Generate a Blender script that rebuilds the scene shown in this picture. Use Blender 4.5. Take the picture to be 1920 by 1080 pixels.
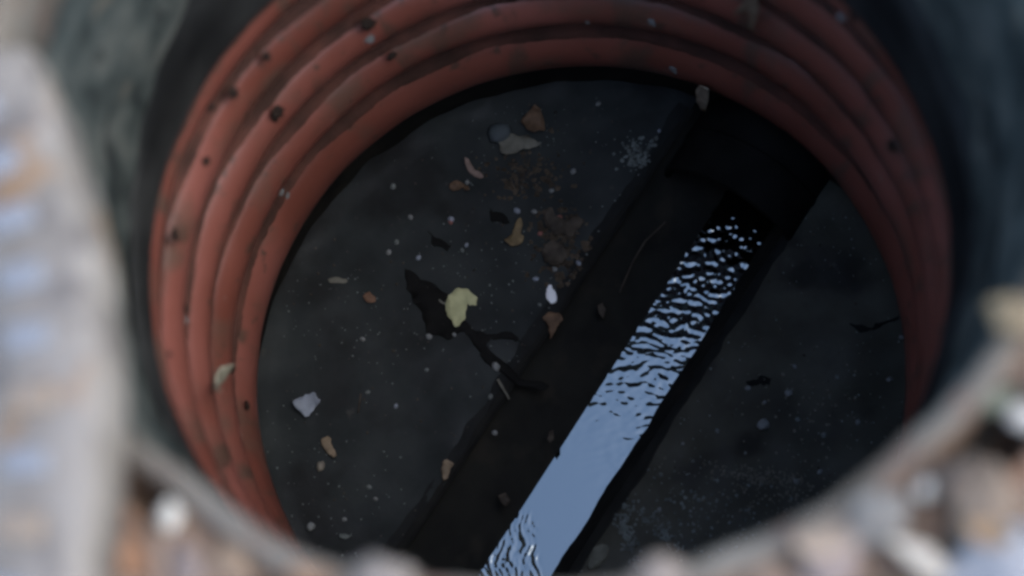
import bpy, bmesh, math, random
from mathutils import Vector, Matrix, noise
R_ = math.radians
random.seed(11)
for o in list(bpy.data.objects): bpy.data.objects.remove(o)
SC = bpy.context.scene
COL = SC.collection

# ------------------------------------------------------------------ camera
F_PX = 3600.0
CAM = Vector((-.0219, -.3223, .6943))
RT = Vector((0.93820143, -0.32977183, -0.10501719))
UP = Vector((0.34608969, 0.89396598, 0.28468712))
FW = Vector((0.0, 0.303439229, -0.952850793))
cd = bpy.data.cameras.new('camera'); cam = bpy.data.objects.new('camera', cd); COL.objects.link(cam)
m = Matrix.Identity(4)
for i in range(3):
    m[i][0], m[i][1], m[i][2], m[i][3] = RT[i], UP[i], -FW[i], CAM[i]
cam.matrix_world = m
cd.sensor_width = 36.0
cd.lens = 36.0 * F_PX / 1920.0
cd.clip_start = .02; cd.clip_end = 2000
cd.dof.use_dof = True
cd.dof.focus_distance = 1.36
cd.dof.aperture_fstop = 2.9
SC.camera = cam

# ------------------------------------------------------------------ light
SUN_EL, SUN_AZ = 55.0, 116.0            # azimuth: clockwise from +Y
w = bpy.data.worlds.new('World'); SC.world = w; w.use_nodes = True
nt = w.node_tree
bg = nt.nodes['Background']
sky = nt.nodes.new('ShaderNodeTexSky'); sky.sky_type = 'NISHITA'; sky.sun_disc = False
sky.sun_elevation = R_(SUN_EL); sky.sun_rotation = R_(SUN_AZ)
sky.air_density = 1.0; sky.dust_density = 1.0; sky.ozone_density = 0.7
nt.links.new(sky.outputs[0], bg.inputs[0]); bg.inputs[1].default_value = .15
sd = bpy.data.lights.new('sun', 'SUN'); sun = bpy.data.objects.new('sun', sd); COL.objects.link(sun)
sd.energy = 0.40; sd.angle = R_(52); sd.color = (1, .96, .91)
sv = Vector((math.sin(R_(SUN_AZ))*math.cos(R_(SUN_EL)), math.cos(R_(SUN_AZ))*math.cos(R_(SUN_EL)), math.sin(R_(SUN_EL))))
sun.rotation_euler = sv.to_track_quat('Z', 'Y').to_euler()
sun.location = sv * 5
SC.view_settings.view_transform = 'Standard'; SC.view_settings.look = 'None'
SC.view_settings.gamma = 1; SC.view_settings.use_curve_mapping = False
SC.view_settings.exposure = 2.08
SC.render.engine = 'CYCLES'
SC.cycles.max_bounces = 10; SC.cycles.diffuse_bounces = 6; SC.cycles.glossy_bounces = 5
SC.cycles.use_denoising = True
SC.cycles.filter_width = 3.0

# ------------------------------------------------------------------ helpers
def at(px, py, z):
    """photo pixel -> world point on the level z"""
    d = RT*((px-960)/F_PX) - UP*((py-540)/F_PX) + FW
    t = (z-CAM.z)/d.z
    return CAM + d*t

def nz(x, y, z=0.0): return noise.noise(Vector((x, y, z)))
def fbm(x, y, z=0.0, o=4): return noise.fractal(Vector((x, y, z)), 1.0, 2.0, o)

def mesh_obj(name, verts, faces, mat, parent=None, smooth=True):
    me = bpy.data.meshes.new(name)
    me.from_pydata([tuple(v) for v in verts], [], faces); me.update()
    if smooth:
        for p in me.polygons: p.use_smooth = True
    if mat: me.materials.append(mat)
    o = bpy.data.objects.new(name, me); COL.objects.link(o)
    if parent: o.parent = parent
    return o

def bm_obj(name, bm, mat, parent=None, smooth=True):
    me = bpy.data.meshes.new(name); bm.to_mesh(me); bm.free()
    if smooth:
        for p in me.polygons: p.use_smooth = True
    if mat: me.materials.append(mat)
    o = bpy.data.objects.new(name, me); COL.objects.link(o)
    if parent: o.parent = parent
    return o

def empty(name, loc=(0, 0, 0)):
    o = bpy.data.objects.new(name, None); o.location = loc; o.empty_display_size = .02
    COL.objects.link(o); return o

def tag(o, label, cat, group=None):
    o['label'] = label; o['category'] = cat
    if group: o['group'] = group
    return o

def lathe(name, prof, mat, parent=None, n=192, c=(0, 0), a0=0.0, a1=360.0, wob=0.0, seed=0.0):
    """profile [(r, z)...] turned about the vertical through c"""
    full = abs(a1-a0) >= 359.9
    m_ = n if full else n+1
    V, Fc = [], []
    for i in range(m_):
        a = R_(a0 + (a1-a0)*i/n); ca, sa = math.cos(a), math.sin(a)
        for (r, z) in prof:
            rr = r + (wob*fbm(ca*3+seed, sa*3, z*14, 4) if wob else 0)
            zz = z + (wob*.8*fbm(ca*4-seed, sa*4, z*20+5, 3) if wob else 0)
            V.append((c[0]+rr*ca, c[1]+rr*sa, zz))
    k = len(prof)
    for i in range(n if full else n):
        j = (i+1) % m_
        for q in range(k-1):
            Fc.append((i*k+q, j*k+q, j*k+q+1, i*k+q+1))
    return mesh_obj(name, V, Fc, mat, parent)

def mat(name, cols, scale=20.0, rough=.6, detail=6.0, bump=0.0, bscale=None, spec=.5, metal=0.0, lo=.35, hi=.65,
        speck=None, rvar=0.0, stretch=(1, 1, 1), second=None, streak=None):
    """noise-mixed colours; speck=(colour, scale, threshold, softness); second=(colour, scale, lo, hi) laid over as patches"""
    M = bpy.data.materials.new(name); M.use_nodes = True
    N, L = M.node_tree.nodes, M.node_tree.links
    b = N['Principled BSDF']
    tc = N.new('ShaderNodeTexCoord'); mp = N.new('ShaderNodeMapping'); mp.inputs['Scale'].default_value = stretch
    L.new(tc.outputs['Object'], mp.inputs[0])
    t = N.new('ShaderNodeTexNoise'); t.inputs['Scale'].default_value = scale; t.inputs['Detail'].default_value = detail
    L.new(mp.outputs[0], t.inputs['Vector'])
    r = N.new('ShaderNodeValToRGB')
    e = r.color_ramp.elements
    e[0].position = lo; e[1].position = hi
    e[0].color = (*cols[0], 1); e[1].color = (*cols[-1], 1)
    for i, c in enumerate(cols[1:-1]):
        x = e.new(lo+(hi-lo)*(i+1)/(len(cols)-1)); x.color = (*c, 1)
    L.new(t.outputs['Fac'], r.inputs[0])
    out = r.outputs[0]
    def over(out, colr, sc, a, c_, kind='noise'):
        src = mp.outputs[0]
        if kind == 'vor':
            v = N.new('ShaderNodeTexVoronoi'); v.inputs['Scale'].default_value = sc; o_ = v.outputs['Distance']
        else:
            v = N.new('ShaderNodeTexNoise'); v.inputs['Scale'].default_value = sc; v.inputs['Detail'].default_value = 5; o_ = v.outputs['Fac']
        L.new(mp.outputs[0], v.inputs['Vector'])
        mr = N.new('ShaderNodeMapRange'); mr.inputs[1].default_value = a; mr.inputs[2].default_value = c_
        mr.interpolation_type = 'SMOOTHSTEP'
        L.new(o_, mr.inputs[0])
        mx = N.new('ShaderNodeMix'); mx.data_type = 'RGBA'
        L.new(mr.outputs[0], mx.inputs[0]); L.new(out, mx.inputs[6]); mx.inputs[7].default_value = (*colr, 1)
        return mx.outputs[2]
    for s_ in (second if isinstance(second, list) else [second] if second else []):
        out = over(out, *s_)
    if streak:
        keep = mp; mp = N.new('ShaderNodeMapping'); mp.inputs['Scale'].default_value = (1, 1, .10)
        L.new(tc.outputs['Object'], mp.inputs[0])
        out = over(out, *streak); mp = keep
    if speck:
        out = over(out, speck[0], speck[1], speck[2], speck[3], 'vor')
    L.new(out, b.inputs['Base Color'])
    b.inputs['Roughness'].default_value = rough
    b.inputs['Specular IOR Level'].default_value = spec
    b.inputs['Metallic'].default_value = metal
    if rvar:
        mr = N.new('ShaderNodeMapRange'); mr.inputs[3].default_value = rough-rvar; mr.inputs[4].default_value = rough+rvar
        mr.inputs[1].default_value = .3; mr.inputs[2].default_value = .7
        t3 = N.new('ShaderNodeTexNoise'); t3.inputs['Scale'].default_value = scale*1.7; t3.inputs['Detail'].default_value = 4
        L.new(mp.outputs[0], t3.inputs['Vector']); L.new(t3.outputs['Fac'], mr.inputs[0]); L.new(mr.outputs[0], b.inputs['Roughness'])
    if bump:
        t2 = N.new('ShaderNodeTexNoise'); t2.inputs['Scale'].default_value = bscale or scale*4; t2.inputs['Detail'].default_value = 8
        L.new(mp.outputs[0], t2.inputs['Vector'])
        bp = N.new('ShaderNodeBump'); bp.inputs['Strength'].default_value = bump; bp.inputs['Distance'].default_value = .002
        L.new(t2.outputs['Fac'], bp.inputs['Height']); L.new(bp.outputs[0], b.inputs['Normal'])
    return M

M = {}
M['pipe'] = mat('terracotta_plastic', [(.150, .047, .031), (.195, .064, .044), (.24, .085, .063)], 9, .42, bump=.15, bscale=90, rvar=.1,
                second=[((.12, .066, .046), 20, .50, .72), ((.085, .045, .031), 75, .58, .72), ((.28, .20, .16), 60, .68, .8)],
                streak=((.10, .055, .038), 42, .56, .70))
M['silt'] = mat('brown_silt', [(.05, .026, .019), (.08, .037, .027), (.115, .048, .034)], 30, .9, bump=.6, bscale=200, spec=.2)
M['dark_wall'] = mat('dark_concrete', [(.008, .0085, .008), (.018, .0185, .017), (.032, .033, .03)], 16, .85, bump=.6, spec=.15)
M['concrete'] = mat('damp_concrete', [(.024, .030, .026), (.057, .067, .057), (.105, .11, .09)], 34, .85, bump=.9, bscale=90, spec=.2,
                    second=[((.022, .026, .023), 26, .54, .68), ((.14, .125, .09), 30, .62, .75)])
M['frame'] = mat('rusty_frame', [(.055, .034, .021), (.14, .092, .06), (.225, .158, .112)], 15, .85, spec=.2, bump=.7, bscale=140,
                 second=[((.25, .12, .06), 28, .58, .68), ((.05, .04, .032), 34, .62, .72)])
M['lip'] = mat('scuffed_iron', [(.09, .07, .049), (.155, .13, .10)], 18, .75, spec=.25, bump=.4, bscale=150, second=((.13, .08, .055), 40, .55, .68))
M['lid'] = mat('worn_cover_iron', [(.155, .128, .098), (.195, .164, .131), (.225, .192, .156)], 24, .7, spec=.25, bump=.4, bscale=120, rvar=.12,
               second=[((.21, .13, .072), 30, .55, .66), ((.12, .10, .082), 45, .52, .64)])
M['stud'] = mat('polished_stud_iron', [(.165, .16, .16), (.205, .20, .20)], 60, .5, spec=.4)
M['stud_rust'] = mat('rusty_stud_iron', [(.19, .135, .09), (.23, .17, .115)], 60, .6)
M['base'] = mat('black_plastic_base', [(.0125, .0158, .0156), (.0178, .0220, .0214), (.0240, .0290, .0275)], 26, .72, bump=.18, bscale=240, spec=.3, rvar=.12,
                second=[((.009, .0095, .009), 14, .5, .68), ((.04, .04, .035), 80, .66, .78)])
M['base_silty'] = mat('silty_plastic_base', [(.031, .0295, .0205), (.044, .0425, .0305), (.060, .058, .043)], 26, .75, spec=.3, bump=.25, bscale=240, rvar=.12,
                second=[((.016, .0145, .011), 16, .55, .7), ((.06, .058, .048), 70, .66, .78)])
M['channel'] = mat('slimy_channel', [(.008, .008, .007), (.016, .016, .013)], 30, .75, bump=.5, bscale=90, spec=.2,
                   second=((.024, .0215, .0165), 34, .52, .72))
M['outlet'] = mat('dark_pipe_plastic', [(.005, .005, .0043), (.010, .010, .0088)], 40, .85, spec=.1, bump=.2)
M['mud'] = mat('black_mud', [(.006, .006, .0055), (.0105, .0105, .0096)], 60, .8, spec=.12, bump=.15)
M['soil'] = mat('asphalt', [(.04, .04, .042), (.07, .068, .066)], 60, .85, bump=.8, bscale=200, speck=((.2, .19, .18), 220, .16, .1))

def plain(name, c, rough=.65, var=.25, scale=120, spec=.4, trans=0.0):
    lo_ = tuple(x*(1-var) for x in c); hi_ = tuple(min(1, x*(1+var)) for x in c)
    return mat(name, [lo_, c, hi_], scale, rough, spec=spec*.6, bump=.25, bscale=scale*3)

# ------------------------------------------------------------------ setting: ground
FC = (.015, -.008)                      # centre of the iron frame
V, Fc = [], []
rings = [.372, .45, .6, 1, 2, 5, 15, 60, 200, 900]
n = 96
for r in rings:
    for i in range(n):
        a = 2*math.pi*i/n
        V.append((FC[0]+r*math.cos(a), FC[1]+r*math.sin(a), 0.004*fbm(r*9*math.cos(a), r*9*math.sin(a)) if r < 3 else 0))
for k in range(len(rings)-1):
    for i in range(n):
        j = (i+1) % n
        Fc.append((k*n+i, (k+1)*n+i, (k+1)*n+j, k*n+j))
g = mesh_obj('ground', V, Fc, M['soil']); g['kind'] = 'structure'

# ------------------------------------------------------------------ iron frame round the mouth
fr = empty('iron_manhole_ring', (FC[0], FC[1], -.05))
tag(fr, 'rusty dirt-caked round iron ring at the mouth of the shaft', 'manhole ring')
pockets = [(-62.5, 5.2, .2245, .248, .05), (-149, 3.6, .2235, .2345, .035), (-20, 4, .236, .257, .03), (100, 4, .236, .257, .03)]
def seat_z(r, a):
    x, y = r*math.cos(a), r*math.sin(a)
    z = -.004 + .0055*fbm(x*45, y*45, 3.1, 5) + .004*nz(x*120, y*120, 8)
    z += .004*max(0, nz(x*70, y*70, 1.7))
    for (th, hw, r0, r1, dep) in pockets:
        da = (math.degrees(a)-th+180) % 360-180
        s = max(0, min(1, (hw-abs(da))/.9))*max(0, min(1, (r-r0)/.004))*max(0, min(1, (r1-r)/.004))
        z -= dep*s
    return z
rs = [.222+.0022*i for i in range(0, 36)] + [.306+.008*i for i in range(5)]
na = 540; V, Fc = [], []
for i in range(na):
    a = 2*math.pi*i/na
    for r in rs: V.append((FC[0]+r*math.cos(a), FC[1]+r*math.sin(a), seat_z(r, a)))
k = len(rs)
for i in range(na):
    j = (i+1) % na
    for q in range(k-1): Fc.append((i*k+q, i*k+q+1, j*k+q+1, j*k+q))
def sub(o, parent):
    o.parent = parent; o.matrix_parent_inverse = Matrix.Translation(parent.location).inverted(); return o
sub(mesh_obj('seat', V, Fc, M['frame']), fr)
sub(lathe('inner_lip', [(.2235, -.012), (.2225, .001), (.2205, .0035), (.2165, .0035), (.2142, .001), (.2135, -.004), (.2135, -.045), (.217, -.05), (.228, -.05)], M['lip'], None, 320, FC, wob=.0042), fr)
sub(lathe('outer_rim', [(.336, -.03), (.3375, .001), (.340, .004), (.366, .004), (.371, .001), (.373, -.06)], M['frame'], None, 192, FC), fr)

# ------------------------------------------------------------------ concrete ring and its darker lower band below the frame
cr = empty('concrete_ring', (.006, -.003, -.2))
tag(cr, 'damp grey concrete ring between the iron frame and the red pipe', 'concrete ring')
sub(lathe('ring_wall', [(.236, -.046), (.2220, -.050), (.2200, -.062), (.2194, -.09), (.2190, -.12), (.2185, -.15), (.2180, -.175), (.2175, -.20), (.2170, -.22), (.2170, -.252)], M['concrete'], None, 320, (0, 0), wob=.0045), cr)
sub(lathe('dark_band', [(.222, -.212), (.2150, -.217), (.2146, -.2375), (.2142, -.252), (.2122, -.262), (.2118, -.268), (.2135, -.272), (.246, -.274)], M['dark_wall'], None, 256, (0, 0), wob=.0012, seed=4), cr)  # near-black lower band of the ring wall, taller on the far side
for v in bpy.data.objects['dark_band'].data.vertices:      # its upper edge rides up on the far side
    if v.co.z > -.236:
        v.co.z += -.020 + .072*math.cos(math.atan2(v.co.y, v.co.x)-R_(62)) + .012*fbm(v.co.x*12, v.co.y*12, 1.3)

for nm in ('ring_wall', 'dark_band'):                          # the ring leans a little towards the iron mouth
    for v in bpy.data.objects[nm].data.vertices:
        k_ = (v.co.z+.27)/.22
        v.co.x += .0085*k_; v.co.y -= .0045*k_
# ------------------------------------------------------------------ corrugated red pipe
pp = empty('corrugated_pipe', (0, 0, -.535))
tag(pp, 'terracotta red corrugated plastic riser pipe lining the shaft', 'pipe')
GRO = [-.3022, -.3594, -.4145, -.4697, -.5420]
def tube_r(q):
    x = (q-.64)/.40
    return .2335 - .0213*(max(0, 1-x*x)**.5)
def ridge_prof(z0, z1, top=False, bottom=False, k=30):
    pr = []
    for i in range(k+1):
        t = i/k
        q = .40+.60*t if top else t
        pr.append((tube_r(q), z0+(z1-z0)*t))
    if bottom: pr += [(.2425, z1-.001), (.250, z1-.002)]
    return pr
zz = [-.272]+GRO
for i in range(5):
    pr = ridge_prof(zz[i], zz[i+1], top=(i == 0), bottom=(i == 4))
    if i == 0: pr = [(.246, -.2715), (.2345, -.2712)] + pr
    o = sub(lathe('corrugation', pr, M['pipe'], None, 256, (0, 0), wob=.0007, seed=i), pp)
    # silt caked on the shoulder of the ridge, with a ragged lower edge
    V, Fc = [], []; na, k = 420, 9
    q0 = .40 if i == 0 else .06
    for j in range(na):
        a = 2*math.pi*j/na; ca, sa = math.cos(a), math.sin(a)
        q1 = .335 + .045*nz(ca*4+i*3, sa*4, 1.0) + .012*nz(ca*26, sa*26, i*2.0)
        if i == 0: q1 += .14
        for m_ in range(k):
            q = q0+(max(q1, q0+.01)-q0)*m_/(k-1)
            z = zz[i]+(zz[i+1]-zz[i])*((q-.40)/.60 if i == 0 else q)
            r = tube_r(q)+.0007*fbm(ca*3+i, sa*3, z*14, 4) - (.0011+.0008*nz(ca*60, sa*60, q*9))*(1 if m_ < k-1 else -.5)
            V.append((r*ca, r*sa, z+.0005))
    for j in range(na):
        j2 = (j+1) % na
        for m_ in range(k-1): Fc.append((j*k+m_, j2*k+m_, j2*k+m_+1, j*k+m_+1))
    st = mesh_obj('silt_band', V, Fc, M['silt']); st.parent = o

# ------------------------------------------------------------------ chamber base: benches, channel, wall, outlet
UA = R_(37.5)
UX, UY = math.cos(UA), math.sin(UA)
def un2w(u, n_, z): return (u*UX - n_*UY, u*UY + n_*UX, z)
RB = .2315
NL, NR, ZB = .0475, -.0600, -.600
cb = empty('chamber_base', (0, 0, -.66))
tag(cb, 'black plastic chamber floor with two flat benches either side of a channel', 'chamber base')
def bench_z(x, y):
    d = max(0, math.hypot(x, y)-.213)/.018
    return ZB + .008*d*d*(.6+.8*nz(x*40, y*40, 6)) + .0009*fbm(x*14, y*14, 2.0, 2) + .00012*nz(x*120, y*120)
def bench(side):
    V, Fc = [], []
    ne = NL if side > 0 else NR
    um = math.sqrt(RB*RB-ne*ne)-.0005
    NU, NT = 150, 60
    for i in range(NU+1):
        u = -um+2*um*i/NU
        nm = math.sqrt(max(RB*RB-u*u, 0))*(1 if side > 0 else -1)
        for j in range(NT+1):
            t = j/NT
            e = ne + .0022*fbm(u*22, side*3.0, 0, 4)
            n_ = e+(nm-e)*t
            x, y, _ = un2w(u, n_, 0)
            z = bench_z(x, y) - (.0032*(1-min(1, abs(n_-e)/.014))**2)
            V.append((x, y, z))
    for i in range(NU):
        for j in range(NT):
            a = i*(NT+1)+j
            f = (a, a+NT+1, a+NT+2, a+1)
            Fc.append(f if side > 0 else f[::-1])
    o = mesh_obj('bench', V, Fc, M['base'] if side > 0 else M['base_silty']); sub(o, cb); return o
bench(1); bench(-1)
M['slime'] = mat('dark_slime', [(.006, .006, .005), (.012, .012, .010)], 50, .8, spec=.2, bump=.2)
def fringe(ne, sgn, base, amp, seed, mt, lift):
    V, Fc = [], []; NU, k = 260, 7
    um = math.sqrt(RB*RB-(abs(ne)+.02)**2)-.004
    for i in range(NU+1):
        u = -um+2*um*i/NU
        wd = max(.002, base + amp*fbm(u*16+seed, seed, 0, 5) + amp*.5*nz(u*60, seed))
        for j in range(k):
            n_ = ne - sgn*.003 + sgn*(wd+.003)*j/(k-1)
            x, y, _ = un2w(u, n_, 0)
            z = bench_z(x, y) - (.0032*(1-min(1, abs(n_-ne)/.014))**2) + (lift if j < k-1 else -.0004)
            V.append((x, y, z))
    for i in range(NU):
        for j in range(k-1):
            a = i*k+j; f = (a, a+k, a+k+1, a+1)
            Fc.append(f if sgn > 0 else f[::-1])
    sub(mesh_obj('slime_fringe', V, Fc, mt), cb)
M['slime_thin'] = mat('thin_slime', [(.009, .0098, .0095), (.0135, .0145, .0138)], 60, .8, spec=.2, bump=.2)
fringe(NL, 1, .011, .005, 3.0, M['slime_thin'], .00025)
fringe(NL, 1, .004, .003, 7.0, M['slime'], .0006)
fringe(NR, -1, .004, .003, 5.0, M['slime'], .0004)
prof = [(.0500, -.6030), (.0470, -.6060), (.040, -.6125), (.030, -.6195), (.018, -.6270), (.006, -.6335), (-.002, -.6380), (-.012, -.6440), (-.022, -.6475), (-.032, -.6470), (-.0400, -.6420), (-.0450, -.6345), (-.0500, -.6240), (-.0545, -.6130), (-.0580, -.6065), (-.0630, -.6030)]
V, Fc = [], []
NU = 220; k = len(prof)
for i in range(NU+1):
    u = -.235+.575*i/NU
    for (n_, z) in prof:
        q = .0010*fbm(u*34, n_*40, 4.0, 5)
        V.append(un2w(u, n_+q, z+.6*q))
for i in range(NU):
    for j in range(k-1):
        a = i*k+j; Fc.append((a, a+1, a+k+1, a+k))
sub(mesh_obj('channel', V, Fc, M['channel']), cb)
sub(lathe('base_wall', [(.2318, -.606), (.2322, -.58), (.2335, -.545), (.2345, -.53)], M['channel'], None, 160), cb)
# outlet pipe crown that covers the far end of the channel
def arch(name, u0, u1, ro, ri, nc, zc, mt, a0=-14, a1=194, k=40, parent=None):
    V, Fc = [], []
    ring = [(u0+.002, ri), (u0, ri+.0012), (u0, ro-.0012), (u0+.0015, ro), (u1, ro), (u1, ri)]
    for i in range(k+1):
        a = R_(a0+(a1-a0)*i/k)
        for (u, r) in ring: V.append(un2w(u, nc+r*math.cos(a), zc+r*math.sin(a)))
    p_ = len(ring)
    for i in range(k):
        for j in range(p_):
            a, b = i*p_+j, i*p_+(j+1) % p_
            Fc.append((a, b, b+p_, a+p_))
    o = mesh_obj(name, V, Fc, mt); 
    for p in o.data.polygons: p.use_smooth = True
    return sub(o, parent or cb)
op = arch('outlet_pipe', .168, .34, .0530, .0485, -.0125, -.614, M['outlet'])
o = arch('collar', .198, .203, .0538, .0528, -.0125, -.614, M['outlet'], parent=None)

# ------------------------------------------------------------------ water
def wave(u, n_):
    s = max(0, min(1, (u+.055-.5*(n_+.02))/.085))
    s2 = max(0, min(1, (u-.02)/.09))
    wu = u + .009*nz(u*34, n_*40, 1) + .40*n_
    amp = max(0, .35 + 1.6*nz(u*38, n_*55, 11))
    h = s*(.00011*amp*math.sin(wu*2*math.pi/.0082+3.8*nz(u*60, n_*80, 5)) + .00030*nz(wu*125, n_*85, 2) + .00022*nz(wu*280, n_*190, 9))
    h += s2*s2*(.00034*nz(u*260, n_*270, 14) + .0004*nz(u*110, n_*120, 3))
    h += .000010*nz(u*60, n_*60, 4)
    # wrinkles where the flow comes in
    t = max(0, min(1, (-u-.084)/.012))*max(0, min(1, (n_+.020+1.0*max(0, -u-.098))/.006))
    x, y, _ = un2w(u, n_, 0)
    px = x*.94-y*.33; py = x*.35+y*.9
    h += t*(.00034*nz(px*330+3*nz(px*60, py*60), py*70, 3) + .00014*nz(px*420, py*300, 6))
    return h
V, Fc = [], []
NU, NN = 520, 90
for i in range(NU+1):
    u = -.23+.47*i/NU
    for j in range(NN+1):
        n_ = -.052+.06*j/NN
        V.append(un2w(u, n_, -.6370+wave(u, n_)))
for i in range(NU):
    for j in range(NN):
        a = i*(NN+1)+j; Fc.append((a, a+NN+1, a+NN+2, a+1))
MW = bpy.data.materials.new('channel_water'); MW.use_nodes = True
b = MW.node_tree.nodes['Principled BSDF']
b.inputs['Base Color'].default_value = (.004, .004, .0035, 1); b.inputs['Roughness'].default_value = .015
b.inputs['Specular Tint'].default_value = (.90, 1, 1, 1)
b.inputs["IOR"].default_value = 2.36
wo = mesh_obj('water', V, Fc, MW); wo['kind'] = 'structure'

# ------------------------------------------------------------------ iron cover dragged to the side
LC = Vector((-.4945, -.008, 0)); LR = .335; LT = .046
lid = empty('manhole_cover', (LC.x, LC.y, .005))
tag(lid, 'large pale round iron cover with raised studs lying over the left edge', 'manhole cover')
notch = math.atan2(at(14, -30, LT).y-LC.y, at(14, -30, LT).x-LC.x)
pr = [(0, LT-.002), (.1, LT-.002), (.2, LT-.002), (.270, LT-.002), (.284, LT-.002), (.2865, LT-.004), (.2895, LT-.004), (.292, LT-.001), (.320, LT), (.328, LT-.001), (.3325, LT-.004), (.335, LT-.010), (.3345, .012), (.331, .006), (.32, .005), (0, .005)]
V, Fc = [], []; na = 480
for i in range(na):
    a = 2*math.pi*i/na
    da = (a-notch+math.pi) % (2*math.pi)-math.pi
    cut = .022*max(0, 1-(da*LR/.024)**2)**.5 if abs(da*LR) < .024 else 0
    for (r, z) in pr:
        rr = r*(1+.004*fbm(math.cos(a)*14, math.sin(a)*14, 2)) if r > .31 else r
        if r > .29: rr = min(rr, LR-cut-(LR-r)*.6 if cut else rr)
        V.append((LC.x+rr*math.cos(a), LC.y+rr*math.sin(a), z+.0006*nz(rr*60*math.cos(a), rr*60*math.sin(a))))
k = len(pr)
for i in range(na):
    j = (i+1) % na
    for q in range(k-1): Fc.append((i*k+q, i*k+q+1, j*k+q+1, j*k+q)[::-1])
sub(mesh_obj('cover_plate', V, Fc, M['lid']), lid)
def stud_mesh(name, mt):
    bm = bmesh.new(); bmesh.ops.create_cube(bm, size=1)
    for v in bm.verts:
        t = .8 if v.co.z > 0 else 1
        v.co = Vector((v.co.x*.019*t, v.co.y*.0105*t, v.co.z*.006))
    bmesh.ops.bevel(bm, geom=bm.edges[:], offset=.0012, segments=1, affect='EDGES')
    me = bpy.data.meshes.new(name); bm.to_mesh(me); bm.free(); me.materials.append(mt); return me
sm, sr = stud_mesh('stud', M['stud']), stud_mesh('stud', M['stud_rust'])
for row, (rr, cnt, off) in enumerate([(.3085, 84, .3), (.262, 72, 0)]):
    for i in range(cnt):
        a = 2*math.pi*(i+off)/cnt
        if rr > .3 and abs((a-notch+math.pi) % (2*math.pi)-math.pi)*LR < .028: continue
        o = bpy.data.objects.new('stud', sr if random.random() < .22 else sm); COL.objects.link(o)
        o.location = (LC.x+rr*math.cos(a), LC.y+rr*math.sin(a), LT+.0012); o.rotation_euler = (0, 0, a)
        sub(o, lid)

# ------------------------------------------------------------------ litter on the chamber floor
def leaf_mesh(pts, z, curl=.004, thick=.0005, seed=0, lift=.0012, cuts=2, bzf=True):
    """pts: outline in world xy"""
    bm = bmesh.new()
    vs = [bm.verts.new((p[0], p[1], 0)) for p in pts]
    f = bm.faces.new(vs)
    if f.normal.z < 0: f.normal_flip()
    bmesh.ops.triangulate(bm, faces=bm.faces[:])
    bmesh.ops.subdivide_edges(bm, edges=bm.edges[:], cuts=cuts, use_grid_fill=True)
    cx = sum(p[0] for p in pts)/len(pts); cy = sum(p[1] for p in pts)/len(pts)
    sz = max(math.hypot(p[0]-cx, p[1]-cy) for p in pts)
    an = random.Random(seed).uniform(0, 3.14)
    for v in bm.verts:
        x, y = v.co.x-cx, v.co.y-cy
        t = (x*math.cos(an)+y*math.sin(an))/sz
        v.co.x += .08*sz*nz(x/sz*3+seed, y/sz*3); v.co.y += .08*sz*nz(x/sz*3, y/sz*3+seed+7)
        zb = bench_z(v.co.x, v.co.y) if bzf else z
        v.co.z = zb+lift+curl*t*t+.25*curl*(nz(x/sz*2.5+seed, y/sz*2.5, 3)+.5)
    top = bm.faces[:]
    r = bmesh.ops.solidify(bm, geom=top, thickness=thick)
    bmesh.ops.recalc_face_normals(bm, faces=bm.faces[:])
    return bm

def ragged(px, k=2.6, it=1):
    for _ in range(it):                       # round the corners, then fray the outline
        q = []
        for i in range(len(px)):
            a, b_ = px[i], px[(i+1) % len(px)]
            q += [(a[0]*.75+b_[0]*.25, a[1]*.75+b_[1]*.25), (a[0]*.25+b_[0]*.75, a[1]*.25+b_[1]*.75)]
        px = q
    return [(x+k*nz(x*.35, y*.35, 1)+k*.6*nz(x*.9, y*.9, 5), y+k*nz(x*.35, y*.35, 8)+k*.6*nz(x*.9, y*.9, 3)) for x, y in px]
def floor_pts(px): return [tuple(at(x, y, ZB).xy) for x, y in ragged(px)]

def leaf(name, px, mt, label, cat, curl=.004, lift=.0012, seed=0, group=None, thick=.0005):
    pts = floor_pts(px)
    o = bm_obj(name, leaf_mesh(pts, ZB, curl, thick, seed, lift), mt)
    cx = sum(p[0] for p in pts)/len(pts); cy = sum(p[1] for p in pts)/len(pts)
    o.data.transform(Matrix.Translation((-cx, -cy, -ZB))); o.location = (cx, cy, ZB)
    return tag(o, label, cat, group)

yel = plain('yellow_leaf_skin', (.46, .46, .25), .7, .15)
tan = plain('dry_tan_leaf', (.21, .16, .105), .7, .2)
brn = plain('dry_brown_leaf', (.12, .075, .045), .7, .35)
och = plain('ochre_leaf', (.17, .125, .065), .7, .35)
drk = plain('rotten_leaf', (.055, .045, .034), .75, .45)
gry = plain('pale_wilted_leaf', (.15, .145, .115), .7, .25)
orn = plain('orange_chip_skin', (.16, .09, .055), .7, .2)
whi = plain('wet_white_scrap', (.25, .28, .32), .6, .12, 80)
whb = plain('white_chip_skin', (.93, .95, .97), .4, .02, 80)
stn = plain('pale_pebble_stone', (.21, .22, .21), .75, .35)
stb = plain('grey_pebble_stone', (.07, .085, .09), .7, .25)
stw = plain('white_pebble_stone', (.46, .41, .33), .8, .15)
pnk = plain('reddish_crumb', (.26, .11, .09), .7, .2)
clm = plain('mud_clump_dirt', (.034, .024, .018), .85, .35)
lim = plain('chalky_flake', (.15, .168, .155), .7, .4)

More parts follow.
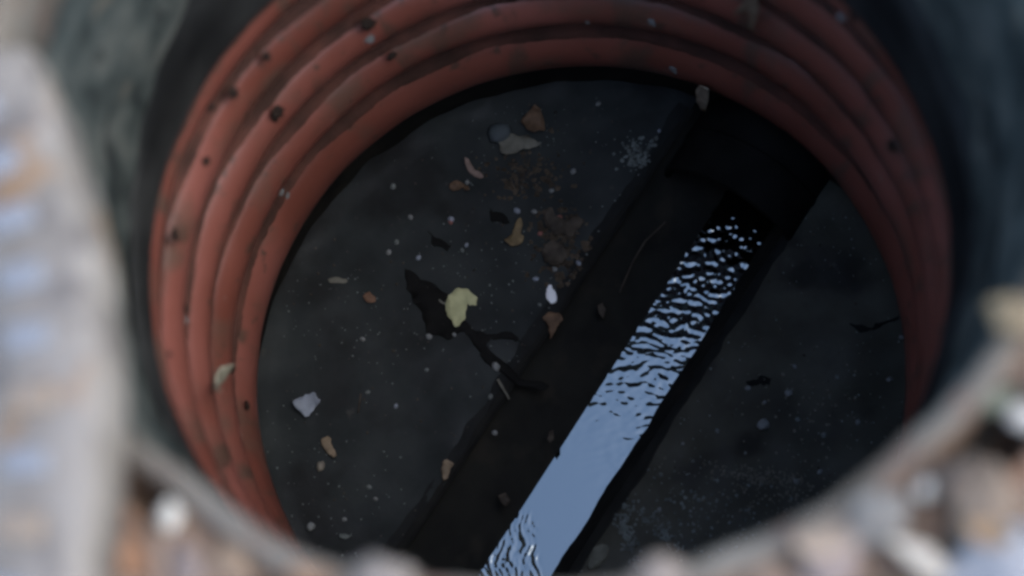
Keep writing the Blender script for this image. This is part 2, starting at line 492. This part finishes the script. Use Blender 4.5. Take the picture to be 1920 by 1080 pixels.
L1 = leaf('leaf', [(837, 568), (841, 552), (858, 543), (878, 544), (892, 556), (896, 576), (884, 574), (877, 570), (873, 580), (873, 600), (862, 612), (854, 616), (846, 604), (838, 590)], yel,
     'bright yellow-green leaf lying on the black streak of mud', 'leaf', .003, seed=3)
leaf('leaf_scrap', [(822, 561), (836, 568), (836, 574), (826, 570)], gry, 'tiny pale scrap touching the left side of the yellow leaf', 'leaf scrap', .001, seed=4)
leaf('leaf', [(975, 228), (1003, 207), (1018, 218), (1026, 246), (1015, 252), (992, 254), (984, 240)], brn,
     'brown crumpled leaf topmost on the left bench beside a pale leaf', 'leaf', .010, seed=7, lift=.002)
leaf('leaf', [(935, 270), (946, 256), (970, 258), (992, 262), (1022, 272), (1000, 284), (975, 284), (956, 296), (940, 290)], gry,
     'pale grey-green wilted leaf between grey pebble and brown crumpled leaf', 'leaf', .007, seed=9, lift=.003)
leaf('seed_pod', [(871, 296), (878, 300), (888, 318), (902, 328), (911, 335), (896, 337), (882, 328), (873, 312)], plain('dry_pod_skin', (.22, .16, .13), .6, .2),
     'thin curved pinkish seed pod below the pale wilted leaf', 'seed pod', .006, seed=2, lift=.002)
leaf('leaf', [(842, 356), (848, 344), (862, 340), (872, 348), (886, 358), (878, 362), (866, 352), (852, 362)], brn,
     'small torn brown leaf just below the curved seed pod', 'leaf', .005, seed=5)
leaf('leaf', [(946, 452), (956, 448), (962, 436), (970, 414), (980, 413), (982, 428), (976, 446), (985, 446), (982, 458), (966, 466), (954, 462)], och,
     'ochre anchor-shaped winged seed in the middle of the left bench', 'leaf', .004, seed=8, lift=.002)
leaf('leaf', [(1020, 400), (1034, 394), (1046, 408), (1062, 416), (1078, 408), (1098, 416), (1086, 434), (1072, 452), (1056, 440), (1040, 444), (1026, 428)], drk,
     'large dark mottled rotten leaf right of the ochre winged seed', 'leaf', .006, seed=12, lift=.002)
leaf('leaf', [(1016, 468), (1034, 456), (1054, 462), (1066, 476), (1056, 492), (1044, 506), (1030, 500), (1020, 488)], drk,
     'dark lump of rotten leaf below the mottled leaf', 'leaf', .006, seed=13)
leaf('paper_chip', [(1024, 545), (1032, 534), (1041, 546), (1046, 565), (1037, 573), (1026, 565)], whb,
     'small bright bluish-white chip above the three-lobed brown leaf', 'chip', .003, seed=1)
leaf('leaf', [(1018, 600), (1026, 588), (1040, 588), (1052, 590), (1058, 604), (1048, 606), (1042, 622), (1034, 636), (1029, 634), (1030, 616), (1024, 606)], brn,
     'brown three-lobed leaf just below the bright white chip', 'leaf', .004, seed=6, lift=.0015)
leaf('bark_chip', [(682, 552), (692, 548), (704, 556), (706, 566), (694, 571), (684, 566)], orn,
     'orange-brown bark chip left of the yellow leaf', 'chip', .003, seed=3)
leaf('leaf_stalk', [(616, 524), (632, 521), (652, 524), (654, 531), (636, 532), (618, 533)], gry,
     'pale straw piece near the left wall above the orange chip', 'straw', .002, seed=3)
leaf('paper_scrap', [(552, 758), (562, 750), (578, 742), (594, 740), (600, 750), (606, 757), (594, 768), (584, 782), (574, 785), (560, 772)], whi,
     'crumpled bluish-white scrap at the left edge of the floor', 'paper scrap', .006, seed=15, lift=.003)
leaf('leaf', [(602, 828), (612, 821), (624, 824), (620, 832), (630, 848), (634, 858), (626, 862), (614, 850), (606, 840)], tan,
     'tan hooked winged seed below the bluish-white scrap', 'leaf', .004, seed=16)
leaf('leaf', [(830, 872), (838, 864), (850, 868), (852, 874), (843, 880), (842, 896), (834, 906), (829, 894)], tan,
     'tan hooked winged seed near the lower left channel edge', 'leaf', .004, seed=17)
leaf('leaf', [(636, 1006), (644, 1000), (654, 1004), (664, 1002), (656, 1010), (642, 1012)], lim, 'small bluish flake at the bottom left of the floor', 'flake', .003, seed=18)
leaf('leaf', [(1108, 1030), (1130, 1018), (1142, 1024), (1140, 1046), (1120, 1064), (1100, 1072)], plain('mossy_leaf', (.13, .13, .10), .7, .25),
     'grey-green leaf at the bottom beside the right channel edge', 'leaf', .004, seed=19)
def stick(p0, p1, r, mt, label, z=None):
    a, b_ = at(*p0, ZB+.002), at(*p1, ZB+.002)
    bm = bmesh.new(); d = b_-a; L_ = d.length
    bmesh.ops.create_cone(bm, cap_ends=True, segments=7, radius1=r, radius2=r*.55, depth=L_)
    for v in bm.verts: v.co.x += r*.8*nz(v.co.z*200, 3)
    bmesh.ops.subdivide_edges(bm, edges=[e for e in bm.edges if abs(e.verts[0].co.z-e.verts[1].co.z) > L_*.5], cuts=4)
    o = bm_obj('twig', bm, mt); o.rotation_euler = d.to_track_quat('Z', 'Y').to_euler(); o.location = (a+b_)/2
    return tag(o, label, 'twig')
stick((932, 712), (956, 748), .0012, gry, 'thin pale twig between the mud streak and the channel')
stick((676, 738), (672, 774), .0008, drk, 'fine dark twig right of the bluish-white scrap')

def pebble_mesh(seed, sub_=2):
    bm = bmesh.new(); bmesh.ops.create_icosphere(bm, subdivisions=sub_, radius=1)
    for v in bm.verts:
        k_ = 1+.28*nz(v.co.x*1.3+seed, v.co.y*1.3, v.co.z*1.3)
        v.co = Vector((v.co.x*k_*1.1, v.co.y*k_*.9, v.co.z*k_*.65))
    me = bpy.data.meshes.new('pebble'); bm.to_mesh(me); bm.free()
    for p in me.polygons: p.use_smooth = True
    return me
PM = [pebble_mesh(i*3.7) for i in range(5)]
def lump_mesh(seed):
    bm = bmesh.new(); bmesh.ops.create_icosphere(bm, subdivisions=3, radius=1)
    for v in bm.verts:
        k_ = 1+.6*nz(v.co.x*1.1+seed, v.co.y*1.1, v.co.z*1.1)+.35*nz(v.co.x*3+seed, v.co.y*3, v.co.z*3)
        v.co = Vector((v.co.x*k_*1.3, v.co.y*k_*.8, v.co.z*k_*.45))
    me = bpy.data.meshes.new('lump'); bm.to_mesh(me); bm.free()
    for p in me.polygons: p.use_smooth = True
    return me
LM_ = [lump_mesh(i*4.1) for i in range(6)]
def pebble(px, py, r, mt, label, z=None, group=None, name='pebble', cat='pebble'):
    z0 = ZB if z is None else z
    p = at(px, py, z0)
    if z is None: p.z = bench_z(p.x, p.y)
    me = random.choice(PM).copy(); me.materials.clear(); me.materials.append(mt)
    o = bpy.data.objects.new(name, me); COL.objects.link(o)
    o.location = (p.x, p.y, p.z+r*.45); o.scale = (r, r, r); o.rotation_euler = (0, 0, random.uniform(0, 6))
    return tag(o, label, cat, group)
pebble(936, 252, .0085, stb, 'dull blue-grey pebble touching the pale wilted leaf')
pebble(602, 875, .0034, plain('tan_pebble', (.2, .18, .14)), 'small tan pebble just below the tan hooked seed at lower left')
pebble(1432, 797, .0042, stn, 'pale grey pebble, largest on the right bench')
pebble(1478, 737, .0026, stn, 'small oval pale pebble on the right bench nearest the three red ridges')
pebble(930, 688, .0032, stn, 'pale pebble at the top end of the thin twig')
pebble(584, 988, .0030, stn, 'olive pebble at the bottom left beside the red pipe')
LM = [('the yellow leaf', 862, 578), ('the brown crumpled leaf', 1003, 232), ('the pale wilted leaf', 968, 274), ('the curved seed pod', 890, 318), ('the torn brown leaf', 862, 352),
      ('the ochre winged seed', 966, 440), ('the mottled rotten leaf', 1058, 424), ('the white chip', 1035, 553), ('the three-lobed leaf', 1038, 606), ('the orange chip', 694, 560),
      ('the straw piece', 635, 527), ('the bluish-white scrap', 578, 762), ('the upper hooked seed', 618, 842), ('the lower hooked seed', 840, 885), ('the thin twig', 944, 730), ('the fine dark twig', 674, 756),
      ('the largest right-hand pebble', 1432, 797), ('the right-hand mud smear', 1425, 715), ('the thin smear by the pipe', 1640, 610), ('the bottom right leaf', 1122, 1045), ('the sandy crust', 1410, 890),
      ('the chalky crust near the outlet', 1195, 290), ('the olive bottom left pebble', 584, 988)]
USED = set()
def where(base, px, py, lms):
    c = sorted(lms, key=lambda q: math.hypot(px-q[1], py-q[2]))
    for far in ('', 'far '):
        for (nm, x, y) in c[:8]:
            dx, dy = px-x, py-y
            d = ('right of' if dx > 0 else 'left of') if abs(dx) > 1.6*abs(dy) else ('below' if dy > 0 else 'above') if abs(dy) > 1.6*abs(dx) else ('below ' if dy > 0 else 'above ')+('right of' if dx > 0 else 'left of')
            l_ = base+' '+far+('just ' if math.hypot(dx, dy) < 60 else 'well ' if math.hypot(dx, dy) > 130 else '')+d+' '+nm
            if l_ not in USED:
                USED.add(l_); return l_
    raise ValueError
SMALL = [(770, 408), (737, 350), (846, 412), (785, 484), (729, 474), (970, 396), (1005, 524), (1122, 196), (1034, 358), (1085, 494), (876, 342), (800, 694), (743, 762), (680, 636), (920, 744), (928, 812), (646, 974), (704, 936), (692, 914), (852, 628), (1012, 572), (1002, 398), (867, 470), (1075, 322), (744, 455), (875, 460), (1236, 246), (690, 736), (805, 632), (1040, 505)]
for (x, y) in SMALL:
    pebble(x, y, random.uniform(.0014, .0024), random.choice([stn, stn, lim, whi]), where('tiny pale pebble', x, y, LM[:16]+LM[21:]), group='tiny pebbles on the left bench')
for (x, y) in [(1402, 728), (1434, 754), (1496, 787), (1608, 792), (1544, 816), (1668, 712), (1493, 903), (1537, 885), (1570, 708), (1490, 688), (1280, 832), (1236, 956), (1345, 808), (1690, 634)]:
    pebble(x, y, random.uniform(.0011, .0021), random.choice([stn, stn, lim]), where('tiny pale pebble', x, y, LM[16:21]), group='tiny pebbles on the right bench')
for (x, y) in [(1050, 409), (1013, 439), (845, 416)]:
    pebble(x, y, .0019, pnk, where('tiny reddish crumb', x, y, LM[:8]), group='reddish crumbs', name='crumb', cat='crumb')

# loose grit too fine to count
def scatter(name, label, cat, mt, pts, rlo, rhi):
    V, Fc = [], []
    for (x, y) in pts:
        r = random.uniform(rlo, rhi); z = bench_z(x, y)
        k0 = len(V); an = random.uniform(0, 6)
        for i in range(5):
            a = an+i*1.2566+random.uniform(-.4, .4); q = r*random.uniform(.6, 1.2)
            V.append((x+q*math.cos(a), y+q*math.sin(a), z-.0002))
        V.append((x+r*.2, y-r*.1, z+r*random.uniform(.4, .9)))
        for i in range(5): Fc.append((k0+i, k0+(i+1) % 5, k0+5))
    o = mesh_obj(name, V, Fc, mt, None, False); o['kind'] = 'stuff'; o['label'] = label; o['category'] = cat
    return o
def in_bench(x, y):
    n_ = -x*UY+y*UX
    return math.hypot(x, y) < RB-.006 and (n_ > NL+.004 or n_ < NR-.004)
pts = []
while len(pts) < 620:
    x, y = random.uniform(-.23, .23), random.uniform(-.23, .23)
    if not in_bench(x, y): continue
    if random.random() < .35+.9*nz(x*14, y*14, 5): pts.append((x, y))
scatter('grit', 'fine pale grit sprinkled over the black benches', 'grit', lim, pts, .0005, .0012)
pts2 = []
while len(pts2) < 260:
    x, y = random.uniform(-.23, .23), random.uniform(-.23, .23)
    if in_bench(x, y): pts2.append((x, y))
scatter('dirt_crumbs', 'fine brown dirt crumbs over the black benches', 'dirt', drk, pts2, .0006, .0016)
def blob_pts(px, py, sx, sy, rot, cnt):
    out = []
    for i in range(cnt):
        a, b_ = random.gauss(0, sx), random.gauss(0, sy)
        q = at(px+a*math.cos(rot)-b_*math.sin(rot), py+a*math.sin(rot)+b_*math.cos(rot), ZB)
        if in_bench(q.x, q.y): out.append((q.x, q.y))
    return out
scatter('chalk_deposit', 'chalky grey crust on the left bench near the outlet', 'deposit', lim, blob_pts(1195, 290, 17, 15, 0, 110), .0008, .0022)
scatter('chalk_deposit', 'streak of chalky grey crust by the bottom right channel edge', 'deposit', lim, blob_pts(1175, 1000, 32, 8, 1.3, 130)+blob_pts(1230, 985, 36, 8, .75, 130)+blob_pts(1330, 960, 70, 40, .2, 130), .0006, .0020)
scatter('chalk_deposit', 'band of sandy crust across the right bench near the iron lip', 'deposit', plain('sandy_flake', (.15, .14, .11)), blob_pts(1410, 890, 60, 9, .12, 170)+blob_pts(1470, 930, 60, 22, .1, 160)+blob_pts(1520, 760, 60, 50, .1, 90), .0006, .0017)
scatter('dirt_heap', 'brown crumbly dirt round the rotten leaves', 'dirt', plain('litter_crumb', (.075, .058, .04), .8, .45), blob_pts(1052, 455, 26, 40, 0, 260)+blob_pts(985, 325, 34, 26, 0, 150), .0008, .0030)

def mud(px, label, seed, lift=.00035):
    pts = []
    for i in range(len(px)):
        a, b_ = px[i], px[(i+1) % len(px)]
        for k_ in range(6):
            t = k_/6; x, y = a[0]+(b_[0]-a[0])*t, a[1]+(b_[1]-a[1])*t
            pts.append((x+7*nz(x*.06, y*.06, seed)+3*nz(x*.3, y*.3, seed), y+7*nz(x*.06, y*.06, seed+9)+3*nz(x*.3, y*.3, seed+4)))
    w_ = [tuple(at(x, y, ZB).xy) for x, y in pts]
    bm = leaf_mesh(w_, ZB, 0.0, .0003, seed, lift, cuts=2)
    o = bm_obj('mud_streak', bm, M['mud']); return tag(o, label, 'mud')
mud([(756, 500), (776, 506), (804, 530), (836, 556), (864, 590), (890, 612), (930, 628), (965, 628), (978, 650), (962, 644), (930, 640), (918, 648), (940, 672), (990, 700), (1030, 730), (1010, 740), (962, 706), (920, 690), (898, 660), (866, 634), (838, 642), (806, 622), (784, 584), (762, 550)],
    'long wet black mud streak running from the yellow leaf to the channel', 1.0)
mud([(800, 432), (816, 444), (850, 462), (842, 470), (812, 460)], 'short black mud smear above the long mud streak', 2.0)
mud([(918, 392), (936, 396), (958, 418), (940, 420), (922, 410)], 'small black mud smear left of the ochre winged seed', 3.0)
mud([(1398, 716), (1426, 706), (1450, 710), (1440, 720), (1412, 724)], 'small black mud smear on the right bench beside the channel', 4.0)
mud([(1590, 606), (1620, 612), (1650, 606), (1690, 590), (1692, 598), (1640, 618), (1610, 624)], 'thin black mud smear on the right bench touching the red pipe', 5.0)

# ------------------------------------------------------------------ things stuck on the red pipe
def clump_mesh(seed):
    bm = bmesh.new(); bmesh.ops.create_icosphere(bm, subdivisions=3, radius=1)
    for v in bm.verts:
        v.co *= 1+.75*nz(v.co.x*1.6+seed, v.co.y*1.6, v.co.z*1.6)+.3*nz(v.co.x*4+seed, v.co.y*4, v.co.z*4)
    me = bpy.data.meshes.new('mud_clump'); bm.to_mesh(me); bm.free()
    return me
CM = [clump_mesh(i*5.3) for i in range(6)]
def pipe_pt(px, py, Rr=.2135):
    d = (RT*((px-960)/F_PX) - UP*((py-540)/F_PX) + FW).normalized()
    # far intersection with the vertical cylinder of radius Rr
    A_ = d.x*d.x+d.y*d.y; B_ = CAM.x*d.x+CAM.y*d.y; C_ = CAM.x**2+CAM.y**2-Rr*Rr
    t = (-B_+math.sqrt(B_*B_-A_*C_))/A_
    return CAM+d*t
PLM = [('the wall leaf strip', 400, 715), ('the tan forked leaf', 1402, 25), ('the hanging straw strip', 1320, 184), ('the yellow leaf', 862, 578), ('the brown crumpled leaf', 1003, 232), ('the bluish-white scrap', 578, 762), ('the straw piece', 635, 527), ('the thin smear', 1640, 610), ('the curved seed pod', 890, 318), ('the orange chip', 694, 560), ('the hooked seed', 618, 842)]
def clump(px, py, r, mt=clm, label='dark mud clump stuck on the red corrugated pipe', group='mud clumps on the red pipe', name='mud_clump', cat='mud'):
    p = pipe_pt(px, py)
    me = random.choice(CM).copy(); me.materials.clear(); me.materials.append(mt)
    o = bpy.data.objects.new(name, me); COL.objects.link(o)
    o.location = p; o.scale = (r*.5, r*random.uniform(.6, 1.1), r*random.uniform(.8, 2.0)); o.rotation_euler = (random.uniform(-.5, .5), 0, math.atan2(p.y, p.x))
    return tag(o, label, cat, group)
for (x, y, r) in [(690, 45, .0042), (735, 105, .0036), (395, 200, .0040), (437, 175, .0034), (345, 580, .0034), (520, 212, .0044), (328, 440, .0030), (388, 302, .003), (464, 758, .0022), (1672, 272, .0036), (655, 190, .002), (318, 664, .002), (1560, 12, .004), (1600, 30, .003), (500, 105, .0036)]:
    clump(x, y, r, label=where('dark clump on red pipe', x, y, PLM))
for (x, y, r) in [(694, 72, .0032), (346, 600, .0026), (1102, 38, .0026), (1224, 42, .0026), (1264, 130, .0034), (1580, 30, .0034), (528, 360, .002), (540, 366, .002)]:
    clump(x, y, r, stn, where('pale grain on red pipe', x, y, PLM), 'pale grains on the red pipe', 'grit_grain', 'grit')
def wall_leaf(px, mt, label, seed, off=.004):
    P3 = [pipe_pt(x, y, .2125-off) for x, y in px]
    c = sum(P3, Vector())/len(P3)
    nrm = Vector((-c.x, -c.y, 0)).normalized(); tx = Vector((0, 0, 1)).cross(nrm); tz = Vector((0, 0, 1))
    bm = bmesh.new(); vs = []
    for p in P3:
        q = p-c; vs.append(bm.verts.new((q.dot(tx), q.dot(tz), 0)))
    bm.faces.new(vs); bmesh.ops.triangulate(bm, faces=bm.faces[:])
    bmesh.ops.subdivide_edges(bm, edges=bm.edges[:], cuts=2, use_grid_fill=True)
    for v in bm.verts: v.co.z = .0025*nz(v.co.x*120+seed, v.co.y*120)+40*v.co.x**2
    bmesh.ops.solidify(bm, geom=bm.faces[:], thickness=.0006)
    bmesh.ops.recalc_face_normals(bm, faces=bm.faces[:])
    o = bm_obj('leaf', bm, mt)
    mm = Matrix.Identity(4)
    for i in range(3): mm[i][0], mm[i][1], mm[i][2], mm[i][3] = tx[i], tz[i], nrm[i], c[i]
    o.matrix_world = mm
    return tag(o, label, 'leaf')
wall_leaf([(400, 690), (414, 688), (418, 700), (412, 720), (398, 738), (384, 742), (382, 736), (396, 726), (404, 712)], plain('olive_dry_leaf', (.28, .27, .2), .7, .2), 'pale curled leaf strip caught on the red ridges at lower left', 1)
wall_leaf([(1378, 20), (1390, 8), (1402, -6), (1422, -8), (1426, 14), (1420, 40), (1412, 60), (1404, 50), (1402, 24)], tan, 'tan forked leaf hanging on the red pipe at the top', 2)
wall_leaf([(1306, 166), (1314, 158), (1330, 162), (1330, 186), (1324, 208), (1314, 206), (1308, 186)], plain('straw_leaf', (.34, .29, .21), .7, .15), 'pale straw-coloured strip hanging off the lowest red ridge', 3)

# ------------------------------------------------------------------ stones and litter on the iron frame
def frame_pebble(px, py, r, mt, label, name='pebble', cat='pebble', zc=.0):
    p = at(px, py, zc)
    me = random.choice(PM if cat == 'pebble' else LM_).copy(); me.materials.clear(); me.materials.append(mt)
    o = bpy.data.objects.new(name, me); COL.objects.link(o)
    d_ = math.hypot(p.x-FC[0], p.y-FC[1]); a = math.atan2(p.y-FC[1], p.x-FC[0])
    zb = .0035 if d_ < .223 else max(seat_z(d_, a), -.012)
    o.location = (p.x, p.y, zb+r*.45); o.scale = (r, r, r); o.rotation_euler = (0, 0, random.uniform(0, 6))
    return tag(o, label, cat)
frame_pebble(322, 968, .0052, stw, 'white pebble on the iron frame at lower left beside the cover')
frame_pebble(1738, 915, .0042, stw, 'white pebble on the iron frame below the dark pocket at right')
frame_pebble(1925, 770, .0062, stw, 'white pebble on the iron frame at the right picture edge')
frame_pebble(435, 1056, .0065, plain('tan_stone', (.24, .165, .105)), 'tan stone on the iron frame at bottom left', 'stone', 'stone')
frame_pebble(345, 1062, .0065, plain('pink_stone', (.19, .145, .12)), 'dull pinkish stone left of the tan stone on the frame', 'stone', 'stone')
frame_pebble(225, 1040, .008, plain('rust_lump', (.2, .10, .05)), 'rust-orange lump on the frame right beside the cover', 'rust_lump', 'rust')
frame_pebble(730, 1100, .009, plain('dun_stone', (.2, .16, .125)), 'dun dirt lump on the lip at bottom centre left', 'dirt_lump', 'dirt')
frame_pebble(1240, 1080, .007, plain('sandy_stone', (.22, .17, .13)), 'sandy dirt lump on the lip below the channel', 'dirt_lump', 'dirt')
frame_pebble(1850, 960, .013, plain('brown_stone', (.17, .12, .08)), 'brown stone on the iron frame near the right edge', 'stone', 'stone')
frame_pebble(1640, 970, .010, plain('grey_stone', (.16, .14, .115)), 'grey-brown lump on the frame left of the white chip', 'stone', 'stone')
frame_pebble(1880, 1060, .016, plain('blue_stone', (.23, .22, .215), .6), 'blue-grey flat stone in the bottom right corner', 'stone', 'stone')
frame_pebble(1905, 600, .008, plain('ochre_stone', (.2, .14, .075)), 'ochre stone on the frame at the right edge above the pocket', 'stone', 'stone')
pts = [tuple(at(x, y, .012).xy) for x, y in [(1665, 1010), (1700, 1012), (1745, 1030), (1772, 1060), (1775, 1090), (1740, 1090), (1710, 1060), (1690, 1040)]]
o = bm_obj('shell_chip', leaf_mesh(pts, .008, .004, .002, 4, .002, bzf=False), plain('cream_chip', (.42, .35, .26), .8, .12))
tag(o, 'cream-white flat chip on the frame at the bottom right', 'chip')

# ------------------------------------------------------------------ bits in the channel
def strand(pxs, zs, r, mt, label):
    P = [at(x, y, z) for (x, y), z in zip(pxs, zs)]
    pts = []
    for i in range(len(P)-1):
        for k_ in range(6): pts.append(P[i].lerp(P[i+1], k_/6))
    pts.append(P[-1])
    V, Fc = [], []; m_ = 6
    for i, p in enumerate(pts):
        d = (pts[min(i+1, len(pts)-1)]-pts[max(i-1, 0)]).normalized()
        sx = d.cross(Vector((0, 0, 1))).normalized(); sz = sx.cross(d)
        for j in range(m_):
            a = 2*math.pi*j/m_
            V.append(p+(sx*math.cos(a)+sz*math.sin(a))*r)
    for i in range(len(pts)-1):
        for j in range(m_):
            Fc.append((i*m_+j, i*m_+(j+1) % m_, (i+1)*m_+(j+1) % m_, (i+1)*m_+j))
    return tag(mesh_obj('root_strand', V, Fc, mt), label, 'root')
strand([(1162, 548), (1186, 492), (1210, 452), (1248, 416)], [-.612, -.611, -.610, -.609], .0007, drk, 'thin brown root strand lying along the left side of the channel')
def channel_bit(px, z, mt, label, seed):
    pts = [tuple(at(x, y, z).xy) for x, y in px]
    o = bm_obj('leaf_scrap', leaf_mesh(pts, z, .003, .0005, seed, .002, bzf=False), mt)
    return tag(o, label, 'leaf scrap')
channel_bit([(1120, 575), (1130, 570), (1136, 582), (1132, 600), (1124, 590)], -.609, drk, 'small dark brown scrap at the left edge of the channel', 2)
channel_bit([(1030, 812), (1038, 808), (1040, 824), (1032, 834), (1027, 826)], -.613, drk, 'dark brown scrap on the left channel slope beside the smooth water', 3)
channel_bit([(934, 930), (950, 926), (958, 940), (950, 950), (940, 944)], -.615, drk, 'brown scrap on the left channel slope above the wrinkled water', 4)

frame_pebble(1872, 735, .006, plain('moss_skin', (.13, .135, .09)), 'grey-green moss patch on the iron ring above the dark pocket', 'moss_patch', 'moss')
frame_pebble(1790, 900, .008, plain('dark_earth', (.07, .05, .035)), 'dark earth lump on the iron ring below the pocket', 'earth_lump', 'earth')
frame_pebble(1560, 1040, .012, plain('pinkish_earth', (.22, .165, .135)), 'broad pinkish earth crust on the iron ring at bottom right', 'earth_crust', 'earth')

def ring_leaf(px, mt, label, seed, z=.006):
    pts = [tuple(at(x, y, z).xy) for x, y in ragged(px, 4)]
    o = bm_obj('leaf', leaf_mesh(pts, z, .006, .0006, seed, .001, bzf=False), mt)
    return tag(o, label, 'leaf')
ring_leaf([(1480, 1010), (1530, 985), (1580, 990), (1600, 1020), (1560, 1048), (1500, 1045)], plain('buff_leaf', (.26, .19, .13), .8), 'buff fallen leaf on the iron ring left of the cream chip', 21)
ring_leaf([(540, 1072), (590, 1058), (640, 1075), (650, 1098), (580, 1104)], plain('russet_leaf', (.2, .12, .07), .8), 'russet leaf scrap on the iron lip at bottom left', 22)
ring_leaf([(1800, 985), (1850, 975), (1900, 1000), (1890, 1030), (1830, 1025)], plain('rusty_leaf', (.24, .15, .08), .8), 'rust-brown leaf on the iron ring above the corner stone', 23, .012)
